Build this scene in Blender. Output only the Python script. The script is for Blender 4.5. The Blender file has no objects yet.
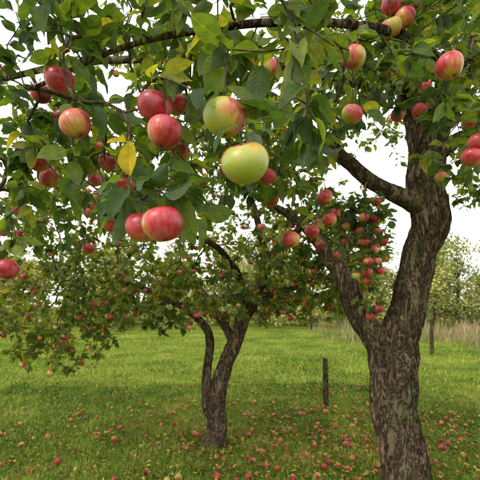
import bpy, math, random
import numpy as np
from mathutils import Vector, noise as mnoise

rng = np.random.default_rng(7)
random.seed(7)
scene = bpy.context.scene
EYE = np.array([0.0, 0.0, 1.5])

# ------------------------------------------------------------------ helpers
def make_mesh(name, verts, faces, mats, uv=None, attrs=None, mat_idx=None, smooth=True):
    """faces: (N,k) int array, k = 3 or 4"""
    me = bpy.data.meshes.new(name)
    verts = np.asarray(verts, dtype=np.float32); faces = np.asarray(faces, dtype=np.int32)
    k = faces.shape[1]; nf = len(faces)
    me.vertices.add(len(verts)); me.vertices.foreach_set("co", verts.ravel())
    me.loops.add(nf * k); me.loops.foreach_set("vertex_index", faces.ravel())
    me.polygons.add(nf); me.polygons.foreach_set("loop_start", np.arange(0, nf * k, k, dtype=np.int32))
    if smooth: me.polygons.foreach_set("use_smooth", np.ones(nf, dtype=bool))
    for m in (mats if isinstance(mats, (list, tuple)) else [mats]): me.materials.append(m)
    if mat_idx is not None: me.polygons.foreach_set("material_index", np.asarray(mat_idx, dtype=np.int32))
    if uv is not None:
        l = me.uv_layers.new(name="UVMap")
        l.data.foreach_set("uv", np.asarray(uv, dtype=np.float32)[faces.ravel()].ravel())
    if attrs:
        for an, arr in attrs.items():
            a = me.attributes.new(an, 'FLOAT', 'POINT')
            a.data.foreach_set("value", np.asarray(arr, dtype=np.float32))
    me.update(calc_edges=True); me.validate()
    ob = bpy.data.objects.new(name, me)
    scene.collection.objects.link(ob)
    return ob

def empty(name):
    e = bpy.data.objects.new(name, None); scene.collection.objects.link(e); return e

def norm(v):
    v = np.asarray(v, float); n = np.linalg.norm(v, axis=-1, keepdims=True); return v / np.maximum(n, 1e-9)

def ground_h(x, y):
    return (0.03*np.sin(x*0.9+1.0)*np.cos(y*0.7) + 0.018*np.sin(2.1*x+0.6*y) + 0.012*np.sin(3.3*y-1.4*x+2)
            + 0.008*np.sin(5.7*x+4.9*y))

# ------------------------------------------------------------------ materials
def new_mat(name):
    m = bpy.data.materials.new(name); m.use_nodes = True
    nt = m.node_tree; nt.nodes.clear()
    out = nt.nodes.new("ShaderNodeOutputMaterial")
    return m, nt, out
def N(nt, t, **kw):
    n = nt.nodes.new(t)
    for k, v in kw.items():
        if k.startswith("i_"): n.inputs[k[2:].replace("_", " ")].default_value = v
        else: setattr(n, k, v)
    return n
def L(nt, a, b): nt.links.new(a, b)
def ramp(nt, fac, stops, interp='LINEAR'):
    r = nt.nodes.new("ShaderNodeValToRGB"); r.color_ramp.interpolation = interp
    e = r.color_ramp.elements
    while len(e) > 1: e.remove(e[-1])
    e[0].position = stops[0][0]; e[0].color = (*stops[0][1], 1)
    for p, c in stops[1:]:
        x = e.new(p); x.color = (*c, 1)
    L(nt, fac, r.inputs[0]); return r
def mix(nt, fac, a, b, mode='MIX'):
    m = nt.nodes.new("ShaderNodeMix"); m.data_type = 'RGBA'; m.blend_type = mode
    for s, v in ((m.inputs[0], fac), (m.inputs[6], a), (m.inputs[7], b)):
        if isinstance(v, (int, float)): s.default_value = v
        elif isinstance(v, tuple): s.default_value = (*v, 1)
        else: L(nt, v, s)
    return m.outputs[2]
def mth(nt, op, a, b=None, c=None):
    m = nt.nodes.new("ShaderNodeMath"); m.operation = op
    for i, v in enumerate((a, b, c)):
        if v is None: continue
        if isinstance(v, (int, float)): m.inputs[i].default_value = v
        else: L(nt, v, m.inputs[i])
    return m.outputs[0]

def leaf_material(name, stops, transl=0.4, veins=True, rough=0.5, spec=0.3):
    m, nt, out = new_mat(name)
    at = N(nt, "ShaderNodeAttribute", attribute_name="tint")
    col = ramp(nt, at.outputs["Fac"], stops).outputs[0]
    if transl == 0:      # grass and far foliage: plain matt blades
        df = N(nt, "ShaderNodeBsdfDiffuse"); L(nt, col, df.inputs[0]); L(nt, df.outputs[0], out.inputs[0]); return m
    bs = N(nt, "ShaderNodeBsdfPrincipled", i_Roughness=rough)
    bs.inputs["Specular IOR Level"].default_value = spec
    if veins:
        geo = N(nt, "ShaderNodeNewGeometry")
        ns = N(nt, "ShaderNodeTexNoise", i_Scale=60.0, i_Detail=2.0)
        L(nt, geo.outputs["Position"], ns.inputs["Vector"])
        f = ramp(nt, ns.outputs[0], [(0.3, (0.7, 0.72, 0.7)), (0.62, (1.15, 1.15, 1.05)), (0.70, (1.2, 1.1, .9)), (0.74, (1.3, .65, .45))])
        col = mix(nt, 1.0, col, f.outputs[0], 'MULTIPLY')
        uv = N(nt, "ShaderNodeUVMap"); sp = N(nt, "ShaderNodeSeparateXYZ"); L(nt, uv.outputs[0], sp.inputs[0])
        av = mth(nt, 'ABSOLUTE', sp.outputs[1])
        mid = mth(nt, 'LESS_THAN', av, 0.05)
        ph = mth(nt, 'SUBTRACT', mth(nt, 'MULTIPLY', sp.outputs[0], 7.0), mth(nt, 'MULTIPLY', av, 2.4))
        ph = mth(nt, 'ADD', ph, mth(nt, 'MULTIPLY', ns.outputs[0], 0.8))
        fr = mth(nt, 'ABSOLUTE', mth(nt, 'SUBTRACT', mth(nt, 'FRACT', ph), 0.5))
        side = mth(nt, 'LESS_THAN', fr, 0.05)
        v = mth(nt, 'MAXIMUM', mid, mth(nt, 'MULTIPLY', side, 0.4))
        vc = mix(nt, 1.0, col, (1.7, 1.6, 1.9), 'MULTIPLY')
        col = mix(nt, mth(nt, 'MULTIPLY', v, 0.65), col, vc)
        bump = N(nt, "ShaderNodeBump", i_Strength=0.3, i_Distance=0.002)
        hgt = mth(nt, 'ADD', mth(nt, 'MULTIPLY', fr, 1.3), mth(nt, 'MULTIPLY', ns.outputs[0], 1.2))
        L(nt, hgt, bump.inputs["Height"]); L(nt, bump.outputs[0], bs.inputs["Normal"])
        under = mix(nt, 0.35, col, (0.18, 0.22, 0.13))
        colf = mix(nt, geo.outputs["Backfacing"], col, under)
    else: colf = col
    L(nt, colf, bs.inputs["Base Color"])
    tr = N(nt, "ShaderNodeBsdfTranslucent")
    L(nt, mix(nt, 1.0, col, (2.8, 2.4, 0.8), 'MULTIPLY'), tr.inputs[0])
    mx = N(nt, "ShaderNodeMixShader"); mx.inputs[0].default_value = transl
    L(nt, bs.outputs[0], mx.inputs[1]); L(nt, tr.outputs[0], mx.inputs[2]); L(nt, mx.outputs[0], out.inputs[0])
    return m

M_leaf = leaf_material("apple_leaf", [(0.0, (0.022, 0.052, 0.012)), (0.4, (0.052, 0.100, 0.016)), (0.75, (0.115, 0.165, 0.022)),
                                      (0.93, (0.20, 0.22, 0.03)), (0.98, (0.30, 0.24, 0.04)), (1.0, (0.20, 0.09, 0.03))], 0.45)
M_leaf2 = leaf_material("apple_leaf_small", [(0.0, (0.034, 0.064, 0.010)), (0.5, (0.082, 0.130, 0.017)), (0.85, (0.155, 0.195, 0.026)),
                                      (0.97, (0.24, 0.23, 0.035)), (1.0, (0.28, 0.16, 0.04))], 0.42, veins=False)
M_far = leaf_material("distant_leaf", [(0.0, (0.13, 0.18, 0.05)), (0.5, (0.26, 0.29, 0.085)), (1.0, (0.46, 0.42, 0.13))], 0, veins=False)  # pale leaf colours stand in for distance haze
M_grass = leaf_material("grass_blade", [(0.0, (0.035, 0.085, 0.014)), (0.3, (0.078, 0.150, 0.020)), (0.6, (0.145, 0.225, 0.030)), (0.88, (0.25, 0.315, 0.045)),
                                        (0.96, (0.38, 0.33, 0.11)), (1.0, (0.36, 0.25, 0.13))], 0, veins=False)
M_dry = leaf_material("dry_grass", [(0.0, (0.14, 0.20, 0.04)), (0.4, (0.25, 0.25, 0.09)), (0.7, (0.34, 0.22, 0.14)), (1.0, (0.46, 0.32, 0.22))], 0, veins=False)
M_fallen = leaf_material("fallen_leaf", [(0.0, (0.09, 0.04, 0.018)), (0.5, (0.24, 0.12, 0.04)), (0.8, (0.38, 0.27, 0.06)), (1.0, (0.20, 0.21, 0.04))], 0, veins=False)

def bark_material(name, dark, mid, light, lichen=0.35):
    m, nt, out = new_mat(name)
    tc = N(nt, "ShaderNodeTexCoord")
    mp = N(nt, "ShaderNodeMapping"); mp.inputs["Scale"].default_value = (1, 1, 0.26)
    L(nt, tc.outputs["Object"], mp.inputs[0])
    n1 = N(nt, "ShaderNodeTexNoise", i_Scale=26.0, i_Detail=8.0, i_Roughness=0.62, i_Distortion=0.9); L(nt, mp.outputs[0], n1.inputs["Vector"])
    mp2 = N(nt, "ShaderNodeMapping"); mp2.inputs["Scale"].default_value = (1, 1, 0.55); L(nt, tc.outputs["Object"], mp2.inputs[0])
    n4 = N(nt, "ShaderNodeTexNoise", i_Scale=70.0, i_Detail=5.0, i_Roughness=0.7); L(nt, mp2.outputs[0], n4.inputs["Vector"])
    cr1 = mth(nt, 'ABSOLUTE', mth(nt, 'SUBTRACT', n1.outputs[0], 0.49))
    crack = ramp(nt, cr1, [(0.0, (0, 0, 0)), (0.03, (.35, .35, .35)), (0.065, (1, 1, 1))])
    h = mth(nt, 'ADD', mth(nt, 'MULTIPLY', crack.outputs[0], 0.8), mth(nt, 'ADD', n1.outputs[0], mth(nt, 'MULTIPLY', n4.outputs[0], 0.7)))
    n5 = mth(nt, 'ADD', mth(nt, 'MULTIPLY', n1.outputs[0], 0.4), mth(nt, 'MULTIPLY', n4.outputs[0], 0.6))
    c = ramp(nt, n5, [(0.36, dark), (0.49, mid), (0.64, light)]).outputs[0]
    c = mix(nt, mth(nt, 'MULTIPLY', mth(nt, 'SUBTRACT', 1.0, crack.outputs[0]), 0.8), c, (dark[0]*.5, dark[1]*.5, dark[2]*.5))
    nb = N(nt, "ShaderNodeTexNoise", i_Scale=2.6, i_Detail=3.0); L(nt, tc.outputs["Object"], nb.inputs["Vector"])
    c = mix(nt, 1.0, c, ramp(nt, nb.outputs[0], [(0.35, (0.66, 0.62, 0.60)), (0.65, (1.35, 1.2, 1.1))]).outputs[0], 'MULTIPLY')
    n2 = N(nt, "ShaderNodeTexNoise", i_Scale=4.5, i_Detail=9.0, i_Roughness=0.78); L(nt, tc.outputs["Object"], n2.inputs["Vector"])
    lf = ramp(nt, n2.outputs[0], [(0.47, (0, 0, 0)), (0.60, (1, 1, 1))])
    c = mix(nt, mth(nt, 'MULTIPLY', mth(nt, 'MULTIPLY', lf.outputs[0], crack.outputs[0]), lichen), c, (0.20, 0.22, 0.085))
    n3 = N(nt, "ShaderNodeTexNoise", i_Scale=24.0, i_Detail=6.0, i_Roughness=.75); L(nt, tc.outputs["Object"], n3.inputs["Vector"])
    l3 = ramp(nt, n3.outputs[0], [(0.59, (0, 0, 0)), (0.64, (1, 1, 1))])
    c = mix(nt, mth(nt, 'MULTIPLY', l3.outputs[0], 0.6), c, (0.38, 0.37, 0.31))
    bs = N(nt, "ShaderNodeBsdfDiffuse", i_Roughness=0.8)
    bp = N(nt, "ShaderNodeBump", i_Strength=1.0, i_Distance=0.022); L(nt, h, bp.inputs["Height"])
    L(nt, c, bs.inputs["Color"]); L(nt, bp.outputs[0], bs.inputs["Normal"]); L(nt, bs.outputs[0], out.inputs[0])
    return m
M_bark = bark_material("apple_bark", (0.034, 0.022, 0.016), (0.155, 0.108, 0.078), (0.34, 0.26, 0.20), 0.5)
M_post = bark_material("weathered_post_wood", (0.04, 0.035, 0.02), (0.10, 0.085, 0.05), (0.2, 0.17, 0.11), 0.5)
M_twig, nt, out = new_mat("twig_bark")
df = N(nt, "ShaderNodeBsdfDiffuse"); tcx = N(nt, "ShaderNodeTexCoord"); nn = N(nt, "ShaderNodeTexNoise", i_Scale=40.0, i_Detail=3.0); L(nt, tcx.outputs["Object"], nn.inputs["Vector"])
L(nt, ramp(nt, nn.outputs[0], [(0.35, (0.045, 0.032, 0.022)), (0.6, (0.11, 0.085, 0.06)), (0.7, (0.18, 0.18, 0.12))]).outputs[0], df.inputs[0]); L(nt, df.outputs[0], out.inputs[0])

def apple_material(name, old=False):
    m, nt, out = new_mat(name)
    red = N(nt, "ShaderNodeAttribute", attribute_name="red").outputs["Fac"]
    tint = N(nt, "ShaderNodeAttribute", attribute_name="tint").outputs["Fac"]
    uv = N(nt, "ShaderNodeUVMap"); sp = N(nt, "ShaderNodeSeparateXYZ"); L(nt, uv.outputs[0], sp.inputs[0])
    cb = N(nt, "ShaderNodeCombineXYZ")
    L(nt, mth(nt, 'MULTIPLY', sp.outputs[0], 32.0), cb.inputs[0]); L(nt, mth(nt, 'MULTIPLY', sp.outputs[1], 2.4), cb.inputs[1])
    L(nt, mth(nt, 'MULTIPLY', tint, 40.0), cb.inputs[2])
    st = N(nt, "ShaderNodeTexNoise", i_Scale=1.0, i_Detail=5.0, i_Roughness=0.65); L(nt, cb.outputs[0], st.inputs["Vector"])
    geo = N(nt, "ShaderNodeNewGeometry")
    bl = N(nt, "ShaderNodeTexNoise", i_Scale=30.0, i_Detail=6.0, i_Roughness=.65); L(nt, geo.outputs["Position"], bl.inputs["Vector"])
    f = mth(nt, 'ADD', red, mth(nt, 'MULTIPLY', mth(nt, 'SUBTRACT', st.outputs[0], 0.5), 0.8))
    f = mth(nt, 'ADD', f, mth(nt, 'MULTIPLY', mth(nt, 'SUBTRACT', bl.outputs[0], 0.5), 1.1))
    c = ramp(nt, f, [(0.04, (0.36, 0.40, 0.05)), (0.24, (0.54, 0.36, 0.06)), (0.40, (0.58, 0.16, 0.075)), (0.58, (0.56, 0.055, 0.062)), (0.8, (0.46, 0.020, 0.036)), (1.05, (0.30, 0.010, 0.022))]).outputs[0]
    vo = N(nt, "ShaderNodeTexVoronoi", i_Scale=210.0); L(nt, geo.outputs["Position"], vo.inputs["Vector"])
    d = mth(nt, 'LESS_THAN', vo.outputs["Distance"], 0.15)
    c = mix(nt, mth(nt, 'MULTIPLY', d, 0.35), c, (0.62, 0.42, 0.25))
    bn = N(nt, "ShaderNodeTexNoise", i_Scale=45.0, i_Detail=4.0); L(nt, geo.outputs["Position"], bn.inputs["Vector"])
    c = mix(nt, ramp(nt, bn.outputs[0], [(0.45, (0, 0, 0)), (0.75, (.16, .16, .16))]).outputs[0], c, (0.55, 0.45, 0.45))
    sc_ = N(nt, "ShaderNodeTexNoise", i_Scale=110.0, i_Detail=2.0); L(nt, geo.outputs["Position"], sc_.inputs["Vector"])
    c = mix(nt, ramp(nt, sc_.outputs[0], [(0.71, (0, 0, 0)), (0.74, (.8, .8, .8))]).outputs[0], c, (0.10, 0.06, 0.03))
    rs = ramp(nt, sp.outputs[1], [(0.0, (1, 1, 1)), (0.12, (0, 0, 0))])
    c = mix(nt, mth(nt, 'MULTIPLY', rs.outputs[0], 0.7), c, (0.26, 0.24, 0.06))
    if old: c = mix(nt, 1.0, mix(nt, .15, c, (.16, .10, .04)), (.9, .85, .8), 'MULTIPLY')
    bs = N(nt, "ShaderNodeBsdfPrincipled"); bs.inputs["Specular IOR Level"].default_value = 0.2 if old else 0.5
    rr = ramp(nt, bn.outputs[0], [(0.3, (0.24,)*3), (0.7, (0.46,)*3)]); L(nt, rr.outputs[0], bs.inputs["Roughness"])
    L(nt, c, bs.inputs["Base Color"]); L(nt, bs.outputs[0], out.inputs[0])
    return m
M_apple = apple_material("apple_skin"); M_apple_old = apple_material("windfall_apple_skin", True)
M_stem, nt, out = new_mat("apple_stem")
bs = N(nt, "ShaderNodeBsdfPrincipled", i_Roughness=0.8)
nn = N(nt, "ShaderNodeTexNoise", i_Scale=90.0); L(nt, ramp(nt, nn.outputs[0], [(0.3, (0.05, 0.035, 0.015)), (0.7, (0.14, 0.11, 0.04))]).outputs[0], bs.inputs["Base Color"])
L(nt, bs.outputs[0], out.inputs[0])

# ground
M_ground, nt, out = new_mat("orchard_soil_and_turf")
tc = N(nt, "ShaderNodeTexCoord")
a = N(nt, "ShaderNodeTexNoise", i_Scale=0.7, i_Detail=6.0); L(nt, tc.outputs["Object"], a.inputs["Vector"])
b = N(nt, "ShaderNodeTexNoise", i_Scale=24.0, i_Detail=8.0, i_Roughness=0.7); L(nt, tc.outputs["Object"], b.inputs["Vector"])
ca = ramp(nt, a.outputs[0], [(0.3, (0.075, 0.12, 0.020)), (0.5, (0.15, 0.21, 0.03)), (0.7, (0.25, 0.29, 0.055))]).outputs[0]
cb_ = ramp(nt, b.outputs[0], [(0.35, (0.42, 0.34, 0.28)), (0.6, (1.1, 1.1, 1.05))]).outputs[0]
c = mix(nt, 1.0, ca, cb_, 'MULTIPLY')
bs = N(nt, "ShaderNodeBsdfDiffuse")
bp = N(nt, "ShaderNodeBump", i_Strength=0.8, i_Distance=0.03); L(nt, b.outputs[0], bp.inputs["Height"])
L(nt, c, bs.inputs["Color"]); L(nt, bp.outputs[0], bs.inputs["Normal"]); L(nt, bs.outputs[0], out.inputs[0])

# ------------------------------------------------------------------ ground sheet
t = np.linspace(-1, 1, 241)
gx = np.sinh(t*5.2)/np.sinh(5.2)*320
X, Y = np.meshgrid(gx, gx + 5.0, indexing='ij')
V = np.stack([X, Y, ground_h(X, Y)*np.clip(1.0-(np.hypot(X, Y)-60)/60, 0, 1)], -1).reshape(-1, 3)
n = 241
ii, jj = np.meshgrid(np.arange(n-1), np.arange(n-1), indexing='ij')
q = (ii*n+jj).ravel()
make_mesh("grass_ground", V, np.stack([q, q+n, q+n+1, q+1], -1), M_ground)

# ------------------------------------------------------------------ leaves
def leaf_template(hd):
    if hd:
        u = np.array([-0.28, 0.0, 0.07, 0.2, 0.36, 0.54, 0.72, 0.87, 1.0]); w = np.array([.011, .013, .13, .235, .285, .28, .215, .12, .004])
    else:
        u = np.array([-0.2, 0.04, 0.34, 0.7, 1.0]); w = np.array([.012, .05, .28, .24, .005])
    k = len(u); P = np.zeros((k, 3, 3)); UV = np.zeros((k, 3, 2))
    for j, s in enumerate((-1, 0, 1)):
        P[:, j, 0] = u; P[:, j, 1] = s*w; UV[:, j, 0] = u; UV[:, j, 1] = s*w/0.285
    F = []
    for i in range(k-1):
        for j in range(2): F.append((i*3+j, (i+1)*3+j, (i+1)*3+j+1, i*3+j+1))
    return P.reshape(-1, 3), UV.reshape(-1, 2), np.array(F)

def build_leaves(name, pos, dirs, ups, size, tint, mat, hd=True, droop=0.25):
    P, UV, F = leaf_template(hd); n = len(pos); k = len(P)
    x = norm(dirs); y = norm(np.cross(ups, x)); z = np.cross(x, y)
    fold = rng.uniform(0.1, 0.8, n); curl = rng.uniform(-0.1, droop*2.6, n); ph = rng.uniform(0, 6.28, n); amp = rng.uniform(0.0, 0.075, n)
    wid = rng.uniform(0.85, 1.2, n); bend = rng.normal(0, 0.14, n)
    px, py = P[:, 0][None], P[:, 1][None]
    lx = np.repeat(px, n, 0); ly = py*wid[:, None] + bend[:, None]*np.maximum(px, 0)**2
    lz = np.abs(py)*fold[:, None] - curl[:, None]*np.maximum(px, 0)**2 + amp[:, None]*np.sin(px*11+ph[:, None])*np.sign(py)
    loc = (lx[..., None]*x[:, None] + ly[..., None]*y[:, None] + lz[..., None]*z[:, None])*size[:, None, None]
    loc += x[:, None]*(0.28 if hd else 0.2)*size[:, None, None]
    V = (pos[:, None] + loc).reshape(-1, 3)
    FF = (F[None] + (np.arange(n)*k)[:, None, None]).reshape(-1, 4)
    return make_mesh(name, V, FF, mat, uv=np.tile(UV, (n, 1)), attrs={"tint": np.repeat(tint, k)})

# ------------------------------------------------------------------ apples
def build_apples(name, cen, rad, redbias, seg, ring, up=None, stems=True, mat=None, bdir=(-0.35, -0.5, 0.55)):
    n = len(cen)
    th = np.linspace(0, math.pi, ring+1)
    prof_r = np.sin(th)*(1+0.09*np.cos(th)) ; prof_z = np.cos(th)*0.93
    prof_z -= 0.34*np.exp(-(th/0.30)**2); prof_z += 0.17*np.exp(-((math.pi-th)/0.26)**2)
    ang = np.linspace(0, 2*math.pi, seg+1)
    A, R = np.meshgrid(ang, prof_r, indexing='xy'); _, Z = np.meshgrid(ang, prof_z, indexing='xy')
    TH = np.repeat(th[:, None], seg+1, 1)
    base = np.stack([R*np.cos(A), R*np.sin(A), Z], -1).reshape(-1, 3)
    uvb = np.stack([A/(2*math.pi), TH/math.pi], -1).reshape(-1, 2)
    k = len(base); lob = 1+0.035*np.cos(5*A)*(TH/math.pi)**2
    base[:, :2] *= lob.reshape(-1)[:, None]
    F = []
    for i in range(ring):
        for j in range(seg): F.append((i*(seg+1)+j, (i+1)*(seg+1)+j, (i+1)*(seg+1)+j+1, i*(seg+1)+j+1))
    F = np.array(F)
    if up is None: up = norm(np.stack([rng.normal(0, .28, n), rng.normal(0, .28, n), np.ones(n)], -1))
    ref = norm(rng.normal(0, 1, (n, 3))); x = norm(np.cross(ref, up)); y = np.cross(up, x)
    sq = rng.uniform(0.90, 1.02, n); sx = rng.uniform(0.96, 1.05, n)
    loc = (base[None, :, 0:1]*sx[:, None, None]*x[:, None] + base[None, :, 1:2]*y[:, None] + base[None, :, 2:3]*sq[:, None, None]*up[:, None])
    sk = rng.normal(0, .05, (n, 1, 3)); loc = loc*(1+(loc*sk).sum(-1, keepdims=True))
    bd = norm(rng.normal(0, 1, (n, 3))*np.array([1, 1, .3]) + np.array(bdir))
    redv = 0.5 + 0.40*(norm(loc)*bd[:, None]).sum(-1) + redbias[:, None]
    V = (cen[:, None] + loc*rad[:, None, None]).reshape(-1, 3)
    FF = (F[None] + (np.arange(n)*k)[:, None, None]).reshape(-1, 4)
    tint = np.repeat(rng.random(n), k)
    mi = np.zeros(len(FF), int); uv = np.tile(uvb, (n, 1)); redv = redv.reshape(-1)
    if stems:
        VS, FS = [], []; o = len(V)
        for i in range(n):
            c0 = cen[i] + up[i]*rad[i]*0.5; c1 = cen[i] + up[i]*rad[i]*1.1; c2 = cen[i] + up[i]*rad[i]*1.25 + np.array([0, 0, rad[i]*0.35])
            for pnt in (c0, c1, c2):
                for s in range(5):
                    a_ = s*2*math.pi/5; VS.append(pnt + (x[i]*math.cos(a_)+y[i]*math.sin(a_))*0.0013)
            for g in range(2):
                for s in range(5): FS.append((o+g*5+s, o+g*5+(s+1) % 5, o+(g+1)*5+(s+1) % 5, o+(g+1)*5+s))
            o += 15
            cb0 = cen[i] - up[i]*rad[i]*0.78
            for s in range(5):
                a_ = s*2*math.pi/5; dd = x[i]*math.cos(a_)+y[i]*math.sin(a_); ee = np.cross(up[i], dd)
                VS += [cb0+dd*rad[i]*.03-ee*rad[i]*.04, cb0+dd*rad[i]*.03+ee*rad[i]*.04, cb0+dd*rad[i]*.14+ee*rad[i]*.01-up[i]*rad[i]*.12, cb0+dd*rad[i]*.14-ee*rad[i]*.01-up[i]*rad[i]*.12]
                FS.append((o, o+1, o+2, o+3)); o += 4
        V = np.vstack([V, np.array(VS)]); FF = np.vstack([FF, np.array(FS)]); mi = np.concatenate([mi, np.ones(len(FS), int)])
        m_ = len(VS); uv = np.vstack([uv, np.zeros((m_, 2))]); redv = np.concatenate([redv, np.zeros(m_)]); tint = np.concatenate([tint, np.zeros(m_)])
    return make_mesh(name, V, FF, [mat or M_apple, M_stem], uv=uv, attrs={"red": redv, "tint": tint}, mat_idx=mi)

# ------------------------------------------------------------------ wood
def catmull(P, R, step):
    P = np.asarray(P, float); R = np.asarray(R, float)
    Q = np.vstack([2*P[0]-P[1], P, 2*P[-1]-P[-2]]); out, ro = [], []
    for i in range(1, len(Q)-2):
        d = np.linalg.norm(Q[i+1]-Q[i]); m = max(2, int(d/step))
        for s in range(m):
            t = s/m; p0, p1, p2, p3 = Q[i-1], Q[i], Q[i+1], Q[i+2]
            out.append(0.5*((2*p1)+(p2-p0)*t+(2*p0-5*p1+4*p2-p3)*t*t+(3*p1-p0-3*p2+p3)*t**3)); ro.append(R[i-1]+(R[i]-R[i-1])*(t*t*(3-2*t)))
    out.append(P[-1]); ro.append(R[-1]); return np.array(out), np.array(ro)

class Wood:
    def __init__(s): s.V, s.F, s.n, s.mi = [], [], 0, []
    def tube(s, P, R, sides, bark=0.0, mi=0):
        T = np.gradient(P, axis=0); T = norm(T)
        u = np.cross(T[0], [0.3, 0.9, 0.1]); u = norm(u)
        a = np.arange(sides)*2*math.pi/sides; ca, sa = np.cos(a)[:, None], np.sin(a)[:, None]
        base = s.n
        for i in range(len(P)):
            u = u - T[i]*np.dot(u, T[i]); u = u/max(np.linalg.norm(u), 1e-9); w = np.cross(T[i], u)
            dirs = ca*u + sa*w
            r = np.full(sides, R[i])
            if bark > 0:
                for j in range(sides):
                    p = P[i] + dirs[j]*R[i]
                    big = mnoise.noise(Vector((p[0]*5, p[1]*5, p[2]*2.2))); rid = mnoise.noise(Vector((p[0]*20, p[1]*20, p[2]*4.0)))
                    fine = mnoise.noise(Vector((p[0]*52, p[1]*52, p[2]*14)))
                    r[j] *= 1 + bark*(0.70*big + 0.45*(1-2*abs(rid)) + 0.30*fine)
            s.V.append(P[i] + dirs*r[:, None])
        m = len(P); j = np.arange(sides); jn = (j+1) % sides
        for i in range(m-1):
            s.F.append(np.stack([base+i*sides+j, base+i*sides+jn, base+(i+1)*sides+jn, base+(i+1)*sides+j], -1))
            s.mi.append(np.full(sides, mi))
        s.n += m*sides
    def mesh(s, name, mat): return make_mesh(name, np.vstack(s.V), np.vstack(s.F), mat, mat_idx=np.concatenate(s.mi))

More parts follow.
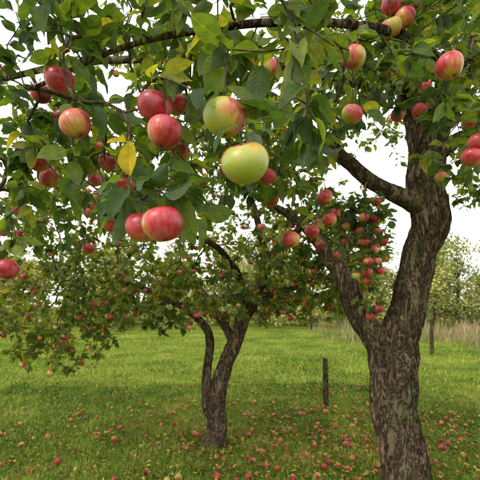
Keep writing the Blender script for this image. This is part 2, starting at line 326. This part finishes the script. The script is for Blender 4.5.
class Tree:
    def __init__(s, name):
        s.name = name; s.wood = Wood(); s.pos = []; s.dir = []; s.fixed = []; s.cost = []; s.parent = []; s.paths = []
    def limb(s, P, R, sides=14, bark=0.12, step=0.03, grow=True, cost0=0.0):
        Q, r = catmull(P, R, step)
        if len(Q) > 6:
            for i in range(2, len(Q)):
                amp = 0.16*r[i]
                Q[i] += np.array([mnoise.noise(Vector((Q[i][0]*5+11, Q[i][1]*5, Q[i][2]*4))),
                                  mnoise.noise(Vector((Q[i][0]*5, Q[i][1]*5+31, Q[i][2]*4))), 0])*amp*2
        s.wood.tube(Q, r, sides, bark)
        if grow:
            T = norm(np.gradient(Q, axis=0)); st = max(1, int(0.07/step))
            for i in range(0, len(Q), st):
                s.pos.append(Q[i]); s.dir.append(T[i]); s.fixed.append(r[i]); s.cost.append(cost0+0.02*i*step); s.parent.append(-1)
    def grow(s, targets, wcost=0.3, jit=0.008, arch=0.12, tipr=0.0017):
        targets = np.asarray(targets); n = len(targets)
        pos = np.array(s.pos); cost = np.array(s.cost)
        D = np.linalg.norm(targets[:, None]-pos[None], axis=-1) + wcost*cost[None]
        best = D.min(1); bi = D.argmin(1); alive = np.ones(n, bool)
        for _ in range(n):
            k = int(np.argmin(np.where(alive, best, 1e9))); alive[k] = False
            T = targets[k]; ai = int(bi[k]); A = s.pos[ai]; d = T-A; Ln = np.linalg.norm(d)
            if Ln < 0.02: continue
            m = max(2, int(math.ceil(Ln/0.055))); dn = d/Ln
            C = A + Ln*0.5*norm(0.45*s.dir[ai]+0.75*dn+np.array([0, 0, arch*1.5])) 
            path = [ai]; newp = []
            prev = A
            for i in range(1, m+1):
                t = i/m; p = (1-t)**2*A + 2*t*(1-t)*C + t*t*T
                if i < m: p = p + rng.normal(0, jit, 3)
                s.pos.append(p); s.dir.append(norm(p-prev)); s.fixed.append(0.0)
                s.cost.append(s.cost[ai]+Ln*t); s.parent.append(path[-1]); path.append(len(s.pos)-1); newp.append(len(s.pos)-1); prev = p
            s.paths.append(path)
            if alive.any():
                P2 = np.array([s.pos[i] for i in newp]); c2 = np.array([s.cost[i] for i in newp])
                D2 = np.linalg.norm(targets[:, None]-P2[None], axis=-1) + wcost*c2[None]
                b2 = D2.min(1); a2 = D2.argmin(1); up = b2 < best
                best[up] = b2[up]; bi[up] = np.array(newp)[a2[up]]
        nn = len(s.pos); acc = np.zeros(nn); e = 2.5; ch = np.zeros(nn, int)
        for i in range(nn): 
            if s.parent[i] >= 0: ch[s.parent[i]] += 1
        r = np.zeros(nn)
        for i in range(nn-1, -1, -1):
            if s.fixed[i] > 0: r[i] = s.fixed[i]; continue
            if ch[i] == 0: acc[i] = tipr**e
            r[i] = min(acc[i]**(1/e), 0.04)
            if s.parent[i] >= 0 and s.fixed[s.parent[i]] == 0: acc[s.parent[i]] += acc[i]*1.03
        s.r = r
        for path in s.paths:
            P = np.array([s.pos[i] for i in path]); R = np.array([r[i] for i in path]); R[0] = min(R[0], R[1]*1.25)
            s.wood.tube(P, R, 8 if R[1] > 0.008 else 5, mi=0 if R[1] > .012 else 1)
    def leaf_sites(s, rmax=0.007, per_node=0.7, tip=5, spur=0.25):
        A, Dr = [], []
        for path in s.paths:
            for c, i in enumerate(path[1:]):
                if s.r[i] > rmax: continue
                last = (c == len(path)-2)
                k = rng.poisson(per_node)
                if rng.random() < spur: k += 4
                if last: k += tip
                for _ in range(k):
                    v = norm(rng.normal(0, 1, 3)); tdir = s.dir[i]
                    v = v - tdir*np.dot(v, tdir)*0.6 + tdir*(0.7 if last else 0.35)
                    A.append(s.pos[i] + rng.normal(0, 0.006, 3)); Dr.append(v)
        return np.array(A), np.array(Dr)
    def leaves(s, mat, hd, smin, smax, keep=None, bias=0.44, **kw):
        A, Dr = s.leaf_sites(**kw); n = len(A)
        Dr = norm(Dr); Dr[:, 2] = Dr[:, 2]*0.75 - 0.18
        ups = norm(rng.normal(0, 0.75, (n, 3)) + np.array([0, 0, 1.0]))
        size = rng.uniform(smin, smax, n)*np.where(rng.random(n) < 0.3, 0.62, 1)
        cl = np.array([mnoise.noise(Vector((a[0]*2.2, a[1]*2.2, a[2]*2.2))) for a in A])
        tint = np.clip(bias + 0.55*cl + rng.normal(0, 0.23, n), 0, 0.93)
        sick = rng.random(n) < 0.018; tint[sick] = rng.uniform(0.93, 1.0, sick.sum())
        if keep is not None:
            k = keep(A + norm(Dr)*size[:, None]*0.7); A, Dr, ups, size, tint = A[k], Dr[k], ups[k], size[k], tint[k]
        print(s.name, "leaves", len(A))
        return build_leaves("leaves", A, Dr, ups, size, tint, mat, hd)

def blob(c, r, n, zmin=-9, shell=0.0):
    out = []
    while len(out) < n:
        v = rng.uniform(-1, 1, 3)
        q = np.dot(v, v)
        if q > 1 or q < shell: continue
        p = np.array(c)+v*np.array(r)
        if p[2] < zmin: continue
        out.append(p)
    return out

# ================================================================= TREE A (right, over the viewer)
A = Tree("apple_tree")
TY = 3.2
A.limb([(1.32, TY, -0.12), (1.315, TY, 0.0), (1.30, TY, 0.12), (1.256, TY, 0.5), (1.222, TY, 0.82), (1.245, TY, 1.05), (1.31, TY+.01, 1.27), (1.384, TY+.03, 1.54), (1.465, TY+.04, 1.94), (1.51, TY+.02, 2.22), (1.505, TY, 2.5), (1.50, TY, 2.74)],
       [0.235, 0.20, 0.176, 0.162, 0.168, 0.160, 0.143, 0.130, 0.125, 0.142, 0.142, 0.13], 60, 0.17, 0.018, grow=False)
A.limb([(1.50, TY, 2.55), (1.55, TY, 2.88), (1.64, TY-.05, 3.1), (1.80, TY-.1, 3.46), (1.95, TY-.15, 3.82), (2.2, TY-.2, 4.3)], [0.125, 0.12, 0.108, 0.098, 0.085, 0.05], 28, 0.15)
A.limb([(1.50, TY, 2.62), (1.43, TY, 2.95), (1.37, TY, 3.12), (1.31, TY+.05, 3.4), (1.2, TY+.1, 3.75), (1.1, TY+.1, 4.3)], [0.11, 0.10, 0.09, 0.078, 0.06, 0.035], 24, 0.15)
A.limb([(1.225, TY, 0.78), (1.165, TY, 1.02), (1.09, TY+.02, 1.21), (0.965, TY+.06, 1.44), (0.85, TY+.1, 1.74), (0.76, TY+.14, 1.9), (0.656, TY+.2, 2.06), (0.45, TY+.25, 2.26), (0.15, TY+.2, 2.42)], [0.145, 0.128, 0.108, 0.088, 0.076, 0.066, 0.054, 0.034, 0.016], 34, 0.15, 0.025)
A.limb([(0.84, TY+.1, 1.76), (0.93, TY+.3, 2.0), (1.08, TY+.45, 2.2), (1.2, TY+.6, 2.35)], [0.05, 0.035, 0.028, 0.015], 14, 0.12)
A.limb([(1.52, TY, 2.24), (1.40, TY-.04, 2.30), (1.28, TY-.06, 2.34), (1.04, TY-.1, 2.44), (0.84, TY-.12, 2.60), (0.70, TY-.15, 2.68), (0.48, TY-.3, 2.80), (0.2, TY-.6, 2.86), (-0.15, TY-.9, 2.8)], [0.10, 0.086, 0.070, 0.056, 0.048, 0.050, 0.034, 0.025, 0.012], 24, 0.17, 0.025)
A.limb([(0.70, TY-.15, 2.67), (0.76, TY-.2, 2.84), (0.92, TY-.25, 3.04), (1.0, TY-.3, 3.25)], [0.045, 0.038, 0.03, 0.014], 14, 0.12)
A.limb([(1.36, TY, 3.14), (1.15, TY-.3, 3.10), (0.85, TY-.6, 2.94), (0.5, 2.35, 2.84), (0.1, 2.1, 2.78), (-0.3, 1.95, 2.70), (-0.7, 1.75, 2.56), (-1.05, 1.6, 2.38)], [0.06, 0.046, 0.036, 0.030, 0.025, 0.020, 0.014, 0.01], 16, 0.16)
A.limb([(1.60, TY-.04, 3.0), (1.35, 2.7, 3.02), (1.0, 2.1, 2.82), (0.65, 1.6, 2.58), (0.3, 1.25, 2.38), (0.0, 1.1, 2.27), (-0.3, 1.08, 2.20), (-0.6, 1.15, 2.12)], [0.055, 0.040, 0.026, 0.017, 0.0125, 0.0095, 0.007, 0.005], 14, 0.14)
A.limb([(1.75, TY-.1, 3.35), (1.6, 2.6, 3.2), (1.3, 2.0, 2.8), (1.1, 1.65, 2.5), (1.0, 1.5, 2.25)], [0.05, 0.04, 0.026, 0.016, 0.008], 14, 0.12)
A.limb([(1.55, TY, 2.7), (1.9, TY+.1, 2.9), (2.4, TY+.2, 2.95), (2.9, TY+.2, 2.8)], [0.07, 0.055, 0.035, 0.015], 14, 0.12)

# hanging fruit: x, y, z, radius, redness (metres)
hero = [
 (0.005, 0.62, 1.720, .0365, -.16), (-0.026, 0.70, 1.827, .0365, -.18), (-0.158, 0.83, 1.859, .0365, .16), (-0.187, 0.86, 1.928, .0365, .20),
 (-0.139, 0.72, 1.646, .036, .10), (-0.203, 0.83, 1.660, .036, .18), (-0.388, 0.94, 1.925, .0365, .14), (-0.45, 1.0, 2.062, .0365, .2),
 (-0.205, 1.3, 2.153, .036, -.05), (-0.76, 1.5, 2.036, .0375, .12), (-0.764, 1.6, 2.004, .038, .05), (-0.746, 1.5, 2.291, .0375, .2),
 (-0.754, 1.3, 1.617, .036, .14), (0.356, 1.25, 2.275, .0375, -.04), (0.578, 1.1, 2.157, .0375, .17), (0.615, 1.5, 2.576, .0375, .12),
 (0.566, 1.5, 2.539, .0375, .05), (0.566, 1.5, 2.625, .035, .15), (0.381, 1.35, 2.145, .037, -.08), (0.87, 1.5, 2.055, .0375, .05), (0.889, 1.5, 2.107, .035, .2),
 (0.105, 1.5, 2.389, .0375, -.18), (0.108, 1.6, 2.012, .036, .2), (-0.24, 1.6, 2.112, .04, .08), (-0.423, 1.5, 1.957, .0375, .1), (-0.53, 1.6, 2.068, .036, .15),
 (-0.725, 2.0, 2.125, .035, .2), (-0.72, 2.05, 2.05, .036, .1), (0.425, 2.0, 2.035, .040, .05), (0.45, 2.0, 1.925, .035, .1), (0.36, 2.0, 1.865, .036, .1), (0.22, 1.75, 1.784, .038, .15),
 (-1.18, 1.9, 1.95, .037, .1), (0.85, 1.9, 2.42, .035, 0.0), (-1.0, 2.1, 2.2, .036, .2), (-0.95, 2.5, 1.85, .037, .1), (-1.45, 2.6, 1.95, .037, .1),
 (-.62, 1.75, 1.93, .036, .15), (-.58, 1.8, 1.86, .036, .1), (-.35, 1.9, 1.93, .036, .2), (.15, 1.9, 2.0, .036, .1), (-.66, 1.5, 2.2, .036, .2),
 (1.02, 2.2, 2.70, .034, .15), (1.08, 2.25, 2.66, .034, .1), (1.25, 2.3, 2.9, .034, .2), (.95, 2.3, 2.85, .034, .1), (1.2, 2.1, 2.45, .034, .1)]
cl = [(0.83, 2.65, 1.92), (0.89, 2.66, 1.865), (0.835, 2.6, 1.785), (0.91, 2.65, 1.79), (0.86, 2.7, 1.72), (0.66, 2.7, 1.84), (0.60, 2.8, 2.2), (0.66, 2.75, 2.12), (0.95, 2.9, 1.42), (0.99, 2.85, 1.47), (0.93, 2.75, 1.9), (0.80, 2.75, 1.70),
      (.88, 2.7, 1.95), (.95, 2.7, 1.73), (.70, 2.75, 1.93), (.74, 2.8, 2.05), (.55, 2.8, 2.08), (.62, 2.6, 2.1), (.92, 2.7, 2.0), (.84, 2.8, 2.02), (.98, 2.75, 1.82), (.88, 2.75, 1.66),
      (.70, 2.85, 2.2), (.79, 2.85, 2.13), (.50, 2.75, 1.98), (.57, 2.85, 1.93), (.93, 2.8, 2.1), (1.0, 2.8, 1.95), (.82, 2.65, 2.08), (.95, 2.8, 2.22), (.87, 2.85, 2.2)]
hero += [(x, y, z, rng.uniform(.028, .035), rng.uniform(-.1, .2)) for x, y, z in cl]
hero = np.array(hero)
tips = hero[:, :3] + np.array([0, 0, 1.0])*(hero[:, 3:4]*1.55)
T = list(tips)
T += blob((-.45, 1.2, 2.30), (.42, .38, .2), 62, 1.97)
T += blob((.04, 1.05, 2.24), (.28, .32, .13), 36)
T += blob((-.78, 1.65, 2.15), (.34, .38, .27), 58)
T += blob((-.25, 1.55, 2.05), (.28, .42, .22), 42)
T += blob((.70, 1.75, 2.62), (.42, .45, .24), 62)
T += blob((.22, 1.85, 2.22), (.27, .42, .24), 46)
T += blob((.98, 1.7, 2.3), (.16, .35, .26), 36)
T += blob((.5, 3.2, 3.35), (2.3, 1.5, .65), 210, 2.85)
T += blob((1.15, 2.3, 2.98), (.5, .45, .28), 70)
T += blob((1.5, 2.7, 3.25), (.6, .5, .35), 50)
T += blob((.62, 2.35, 2.68), (.3, .3, .14), 26)
T += blob((1.5, 2.2, 2.62), (.28, .35, .26), 45)
T += blob((2.45, 3.4, 2.75), (.6, .8, .5), 55)
T += blob((1.95, 3.0, 2.5), (.3, .4, .35), 36)
T += blob((-1.35, 2.6, 2.4), (.75, .7, .6), 125)
T += blob((.75, 3.8, 2.12), (.6, .4, .36), 110)
T += blob((.88, 2.82, 2.02), (.2, .16, .26), 30)
T += blob((-.05, 2.6, 2.6), (.7, .6, .3), 55)
T += [(-.10, .80, 1.93), (-.02, .72, 1.96), (.07, .70, 1.84), (.13, .78, 1.86), (.17, .9, 1.84), (-.15, .8, 1.78), (-.12, .78, 1.72), (-.24, .86, 1.76), (-.25, .9, 1.86),
      (-.32, .95, 1.98), (-.43, 1.0, 1.84), (-.5, 1.05, 1.9), (-.42, .95, 2.1), (-.35, 1.0, 2.15), (.11, .78, 2.0), (.2, .85, 2.05), (.3, 1.1, 2.2), (-.05, .9, 2.12), (.36, 1.2, 2.1), (.5, 1.2, 2.25),
      (.6, 1.15, 2.1), (-.73, 1.3, 1.72), (-.78, 1.35, 1.8), (-.7, 1.4, 1.9), (-.2, .75, 1.72), (-.27, .9, 1.73), (-.1, .9, 1.70), (-.33, 1.1, 1.78)]
T = [np.array(p, float) for p in T]
A.grow(T)
corr = hero[:32]
def keepA(C):
    d = np.linalg.norm(C-EYE, axis=1); k = d > 0.52
    for h in corr:   # most leaves between camera and fruit removed so the apples stay visible
        v = h[:3]-EYE; Lv = np.linalg.norm(v); vn = v/Lv
        tt = (C-EYE)@vn; off = np.linalg.norm(C-EYE-tt[:, None]*vn, axis=1)
        k &= ~((tt < Lv+0.01) & (off < 0.050*np.clip(tt/Lv, .3, 1)) & (rng.random(len(C)) < 0.88))
    return k
rootA = empty("apple_tree")
lA = A.leaves(M_leaf, True, 0.045, 0.076, keepA, bias=.44, rmax=0.0075, per_node=0.85, tip=5, spur=0.27)
woodA = A.wood.mesh("trunk_and_branches", [M_bark, M_twig])
upv = norm(np.stack([rng.normal(0, .25, len(hero)), rng.normal(0, .25, len(hero)), np.ones(len(hero))], -1))
apA = build_apples("apples", hero[:, :3].copy(), hero[:, 3].copy(), hero[:, 4].copy(), 36, 26, up=upv)
tipn = [p[-1] for p in A.paths]; cand = np.array([A.pos[i] for i in tipn]); cand = cand[cand[:, 1] > 1.9]
sel = cand[rng.permutation(len(cand))[:130]]
rr = rng.uniform(.024, .036, len(sel)); cc = sel - np.array([0, 0, 1])*(rr*1.55)[:, None]
apA2 = build_apples("upper_apples", cc, rr, rng.normal(.05, .18, len(sel)), 18, 12)
for o in (lA, woodA, apA, apA2): o.parent = rootA

# ================================================================= TREE B (middle)
B = Tree("apple_tree.001"); BY = 4.3
B.limb([(-.25, BY, -.1), (-.25, BY, 0.0), (-.25, BY, .1), (-.262, BY, .36), (-.215, BY, .66), (-.12, BY, .95), (.03, BY, 1.34), (.17, BY, 1.58), (.27, BY+.05, 1.95), (.2, BY+.1, 2.4), (.1, BY+.1, 2.8)],
       [.165, .138, .116, .100, .088, .081, .074, .064, .046, .034, .02], 36, .15, .025)
B.limb([(-.275, BY, .20), (-.345, BY-.02, .42), (-.350, BY-.03, .75), (-.32, BY-.03, 1.07), (-.39, BY-.05, 1.29), (-.68, BY-.1, 1.52), (-1.18, BY-.15, 1.72), (-1.8, BY-.2, 1.75)], [.062, .053, .049, .045, .040, .033, .023, .012], 24, .14, .025)
B.limb([(.16, BY, 1.56), (.36, BY, 1.62), (.645, BY+.05, 1.70), (1.07, BY+.1, 1.83), (1.5, BY+.15, 1.85)], [.05, .042, .034, .023, .012], 16, .13)
B.limb([(-.06, BY, 1.05), (-.25, BY+.2, 1.4), (-.6, BY+.5, 1.8), (-1.2, BY+.8, 2.1)], [.05, .042, .03, .015], 16, .13)
B.limb([(.05, BY, 1.4), (.0, BY-.3, 1.75), (-.2, BY-.8, 2.0), (-.5, BY-1.1, 2.1)], [.045, .036, .025, .012], 16, .13)
B.limb([(.25, BY, 1.9), (.5, BY-.3, 2.2), (.9, BY-.6, 2.3)], [.04, .03, .012], 12, .12)
T = blob((-.45, BY+.1, 2.15), (2.15, 1.5, .98), 740, 1.35, shell=0.12)
T += blob((-1.75, BY-.2, 1.55), (.75, .8, .62), 180, .95)
T += blob((-1.75, BY-.5, 1.15), (.5, .5, .3), 45)
T += blob((.75, BY-.1, 1.72), (.8, .7, .36), 150, 1.33)
T += blob((-.7, BY-.6, 1.6), (.8, .5, .33), 110, 1.2)
B.grow([np.array(p) for p in T], tipr=.0022)
rootB = empty("apple_tree")
lB = B.leaves(M_leaf2, False, .045, .075, bias=.5, rmax=.008, per_node=1.2, tip=6, spur=.35)
wB = B.wood.mesh("trunk_and_branches", [M_bark, M_twig])
cand = np.array([B.pos[p[-1]] for p in B.paths])
wgt = np.array([max(.05, .5+1.6*mnoise.noise(Vector((c_[0]*2.5, c_[1]*2.5, c_[2]*2.5)))) for c_ in cand])
sel = cand[rng.choice(len(cand), 330, replace=False, p=wgt/wgt.sum())]
rr = rng.uniform(.019, .034, len(sel))
aB = build_apples("apples", sel-np.array([0, 0, 1])*(rr*1.5)[:, None]+rng.normal(0, .02, (len(sel), 3)), rr, rng.normal(.02, .22, len(sel)), 14, 10)
for o in (lB, wB, aB): o.parent = rootB

# ================================================================= grass
def pnoise(x, y, sc, off=0.0): return np.array([mnoise.noise(Vector((a*sc+off, b*sc, off))) for a, b in zip(x, y)])
def blades(name, n, xs, ys, h0, h1, w, mat, seed, lean=0.5, tint_off=0.0, dens=None):
    r = np.random.default_rng(seed)
    x = r.uniform(*xs, n); y = r.uniform(*ys, n)
    if dens is not None:
        k = r.random(n) < dens(x, y); x, y = x[k], y[k]; n = len(x)
    big = pnoise(x, y, .55, 3.3); sm = pnoise(x, y, 2.6, 9.1); sm2 = pnoise(x, y, 7., 1.7)
    z = ground_h(x, y)-0.004; h = r.uniform(h0, h1, n)*r.choice([1, 1, 1, .6, 1.35, 1.8], n)*(1+.6*sm+.6*sm2)
    a = r.uniform(0, 2*math.pi, n); wa = a+math.pi/2+r.normal(0, .4, n); ln = r.uniform(.1, 1, n)*lean
    ww = w*r.uniform(.7, 1.4, n)
    px = np.stack([np.cos(a)*ln, np.sin(a)*ln], -1); wx = np.stack([np.cos(wa), np.sin(wa)], -1)*ww[:, None]*.5
    V = np.zeros((n, 6, 3)); b = np.stack([x, y], -1)
    for i, (t, wf, hz) in enumerate(((0, 1, 0), (.3, .85, .62), (1.0, .12, 1.0))):
        c = b + px*(t*h)[:, None]
        V[:, i*2, :2] = c-wx*wf; V[:, i*2+1, :2] = c+wx*wf
        V[:, i*2:i*2+2, 2] = (z+h*hz*(1-.25*ln*t))[:, None]
    F = np.array([(0, 1, 3, 2), (2, 3, 5, 4)]); FF = (F[None]+(np.arange(n)*6)[:, None, None]).reshape(-1, 4)
    tint = np.clip(.44+.7*big+.6*sm+.4*sm2+tint_off+r.normal(0, .15, n), 0, .9); dd = r.random(n) < .07; tint[dd] = r.uniform(.93, 1, dd.sum())
    return make_mesh(name, V.reshape(-1, 3), FF, mat, attrs={"tint": np.repeat(tint, 6)})
g = empty("grass")
o = []
o.append(blades("near_turf", 210000, (-4.2, 4.2), (1.8, 7.5), .018, .05, .0052, M_grass, 1, .9, tint_off=.02, dens=lambda x, y: (np.abs(x) < .72*y+1.0)*np.clip(1.25-.06*y, .3, 1)))
o.append(blades("far_turf", 130000, (-16, 16), (7, 26), .025, .065, .015, M_grass, 2, .9, tint_off=.14, dens=lambda x, y: (np.abs(x) < .72*y+2)*np.clip(1.5-.05*y, .2, 1)))
for k in o: k.parent = g
tg = blades("tall_dry_grass", 36000, (3.0, 24), (13, 25), .15, .55, .016, M_dry, 3, .7, dens=lambda x, y: np.clip((x-3.2)/4.5, 0, 1)*np.clip((y-12.5)/3, 0, 1)*np.clip(.5+2.6*pnoise(x, y, .5, 5.), .03, 1))

n = 7000; x = rng.uniform(-4, 4, n); y = rng.uniform(2, 8, n)
m_ = (pnoise(x, y, 1.1, 2.)+rng.normal(0, .2, n)) > .05; x, y = x[m_], y[m_]; n = len(x)
a = rng.uniform(0, 6.28, n); P = np.stack([x, y, ground_h(x, y)+rng.uniform(.01, .035, n)], -1)
build_leaves("broad_leaved_weeds", P, np.stack([np.cos(a), np.sin(a), rng.uniform(.1, .7, n)], -1), norm(rng.normal(0, .2, (n, 3))+[0, 0, 1]), rng.uniform(.02, .05, n), np.clip(rng.normal(.6, .2, n), 0, .9), M_leaf2, False)
# fallen leaves
x = np.concatenate([rng.uniform(-4.5, 4.5, 3200), rng.normal(.8, 1.5, 4400)]); y = np.concatenate([rng.uniform(2.2, 10, 3200), rng.normal(4.3, 1.3, 4400)])
m_ = y > 2; x, y = x[m_], y[m_]; n = len(x)
a = rng.uniform(0, 6.28, n); P = np.stack([x, y, ground_h(x, y)+rng.uniform(.018, .05, n)], -1)
build_leaves("fallen_leaves", P, np.stack([np.cos(a), np.sin(a), rng.normal(0, .2, n)], -1), norm(rng.normal(0, .35, (n, 3))+[0, 0, 1]), rng.uniform(.02, .055, n), rng.random(n), M_fallen, False)
# fallen apples
px = np.concatenate([rng.normal(.9, 1.1, 125), rng.normal(-.6, 1.5, 90), rng.normal(1.9, .8, 40), rng.uniform(-3, 3.5, 45)]); py = np.concatenate([rng.normal(4.3, .9, 125), rng.normal(4.4, 1.1, 90), rng.normal(4.6, 1.0, 40), rng.uniform(3, 8, 45)])
m_ = (py > 2.6) & (np.hypot(px-1.3, py-3.2) > .3) & (np.hypot(px+.27, py-4.3) > .25); px, py = px[m_], py[m_]
rr = rng.uniform(.020, .033, len(px))
build_apples("fallen_apples", np.stack([px, py, ground_h(px, py)+rr*.75], -1), rr, rng.normal(-.02, .28, len(px)), 16, 12, up=norm(rng.normal(0, 1, (len(px), 3))), mat=M_apple_old)

# ================================================================= wooden post
W = Wood()
Q, R = catmull([(1.29, 6, -.15), (1.29, 6, 0), (1.285, 6, .3), (1.28, 6, .62), (1.28, 6, .685), (1.282, 6, .695), (1.283, 6, .697)], [.042, .042, .040, .038, .036, .028, .001], .012)
W.tube(Q, R, 20, .14)
W.tube(*catmull([(1.245, 5.97, .55), (1.25, 5.957, .56), (1.32, 5.956, .56), (1.325, 5.98, .555)], [.002]*4, .02), 6)
W.mesh("wooden_post", M_post)

# ================================================================= distant trees
rg = np.random.default_rng(11)
VW = Wood(); LP, LS, LT = [], [], []
def far_tree(x, y, h, w, tb, n, size=.2):
    lean = rg.normal(0, .25)
    VW.tube(*catmull([(x, y, -.1), (x+lean*.3, y, h*.3), (x+lean, y, h*.75)], [h*.020, h*.015, h*.006], .5), 7)
    k = 13
    for i in range(k):
        a = rg.uniform(0, 6.28); rad = w*rg.uniform(.2, .8); zc = h*rg.uniform(.18, .9); rad *= 1.15-abs(zc/h-.5)
        c = np.array([x+lean*zc/h+math.cos(a)*rad, y+math.sin(a)*rad, zc])
        VW.tube(*catmull([(x+lean*.4, y, zc*.6), tuple((c+np.array([x+lean*.4, y, zc*.6]))/2+[0, 0, .15]), tuple(c)], [h*.008, h*.005, .012], .5), 5)
        s = rg.uniform(.13, .26)*h*np.array([1, 1, .75]); m = n//k
        v = norm(rg.normal(0, 1, (m, 3)))*(rg.random(m)**.45)[:, None]*s
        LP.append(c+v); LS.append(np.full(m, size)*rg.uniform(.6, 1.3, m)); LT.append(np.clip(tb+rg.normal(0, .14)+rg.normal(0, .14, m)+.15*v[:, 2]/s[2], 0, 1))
for x in np.arange(-26, 27, 1.9):
    far_tree(x+rg.normal(0, .8), rg.uniform(24, 31), rg.uniform(3.4, 6.8), rg.uniform(1.4, 2.1), rg.uniform(.2, .95), 2000, .19)
for x in np.arange(-44, 48, 3.0):
    far_tree(x+rg.normal(0, 1.2), rg.uniform(36, 44), rg.uniform(5, 10), rg.uniform(2.2, 3.2), rg.uniform(.4, .95), 1800, .36)
for x in np.arange(-34, 34, .9):
    m = 420; yy = rg.uniform(24, 32); c = np.array([x+rg.normal(0, .5), yy, .8]); v = norm(rg.normal(0, 1, (m, 3)))*(rg.random(m)**.5)[:, None]*np.array([1.3, .7, rg.uniform(.5, 1.5)])
    p = c+v; p = p[p[:, 2] > 0]; LP.append(p); LS.append(rg.uniform(.14, .26, len(p))); LT.append(np.clip(rg.uniform(.15, .95)+rg.normal(0, .15, len(p)), 0, 1))
LP = np.vstack(LP); LS = np.concatenate(LS); LT = np.concatenate(LT); n = len(LP)
dl = norm(rg.normal(0, 1, (n, 3))); ul = norm(rg.normal(0, .7, (n, 3))+[0, 0, 1])
x_ = dl; y_ = norm(np.cross(ul, x_)); z_ = np.cross(x_, y_)
pts = [(0, 0, 0), (.5, .32, .1), (1, 0, 0), (.5, -.32, .1)]
V = np.stack([LP + (x_*p[0]+y_*p[1]+z_*p[2])*LS[:, None] for p in pts], 1).reshape(-1, 3)
fl = make_mesh("foliage", V, np.arange(n*4).reshape(-1, 4), M_far, attrs={"tint": np.repeat(LT, 4)})
fw = VW.mesh("trunks", M_post)
dt = empty("distant_trees"); fl.parent = dt; fw.parent = dt
W = Wood(); W.tube(*catmull([(5.76, 12, -.1), (5.75, 12, .6), (5.77, 12, 1.15), (5.77, 12, 1.17)], [.06, .055, .05, .004], .05), 14, .1)
W.mesh("fence_post", M_post)

# ================================================================= light
w = bpy.data.worlds.new("World"); scene.world = w; w.use_nodes = True
nt = w.node_tree; nt.nodes.clear()
sky = nt.nodes.new("ShaderNodeTexSky"); sky.sky_type = 'NISHITA'; sky.sun_disc = False
AZ = math.radians(-130); EL = math.radians(48)
sky.sun_elevation = EL; sky.sun_rotation = AZ; sky.dust_density = 4.0; sky.air_density = 1.0
hs = nt.nodes.new("ShaderNodeMix"); hs.data_type = 'RGBA'; hs.inputs[0].default_value = 0.85
tcw = nt.nodes.new("ShaderNodeTexCoord"); cn = nt.nodes.new("ShaderNodeTexNoise"); cn.inputs["Scale"].default_value = 2.5; cn.inputs["Detail"].default_value = 5
nt.links.new(tcw.outputs["Generated"], cn.inputs["Vector"])
cr = ramp(nt, cn.outputs[0], [(0.3, (0.80, 0.81, 0.82)), (0.7, (1, 0.995, 0.97))])
sc = nt.nodes.new("ShaderNodeVectorMath"); sc.operation = 'SCALE'; sc.inputs["Scale"].default_value = 15.5
nt.links.new(cr.outputs[0], sc.inputs[0])
nt.links.new(sky.outputs[0], hs.inputs[6]); nt.links.new(sc.outputs[0], hs.inputs[7])
bg = nt.nodes.new("ShaderNodeBackground"); bg.inputs[1].default_value = 0.15
nt.links.new(hs.outputs[2], bg.inputs[0]); wo = nt.nodes.new("ShaderNodeOutputWorld"); nt.links.new(bg.outputs[0], wo.inputs[0])
sl = bpy.data.lights.new("sun", 'SUN'); sl.energy = 1.5; sl.angle = math.radians(16); sl.color = (1, .95, .86)
so = bpy.data.objects.new("sun", sl); scene.collection.objects.link(so)
sd = Vector((math.sin(AZ)*math.cos(EL), math.cos(AZ)*math.cos(EL), math.sin(EL)))
so.rotation_euler = (-sd).to_track_quat('-Z', 'Y').to_euler()
scene.view_settings.view_transform = 'Standard'; scene.view_settings.look = 'None'; scene.view_settings.exposure = 0

# ================================================================= camera
cd = bpy.data.cameras.new("camera"); cd.sensor_width = 36; cd.lens = 30.0; cd.shift_y = 0.135; cd.clip_start = 0.05; cd.clip_end = 1000
cd.dof.use_dof = True; cd.dof.focus_distance = 1.0; cd.dof.aperture_fstop = 10.0
co = bpy.data.objects.new("camera", cd); scene.collection.objects.link(co)
co.location = (0, 0, 1.5); co.rotation_euler = (math.radians(90), 0, 0)
scene.camera = co
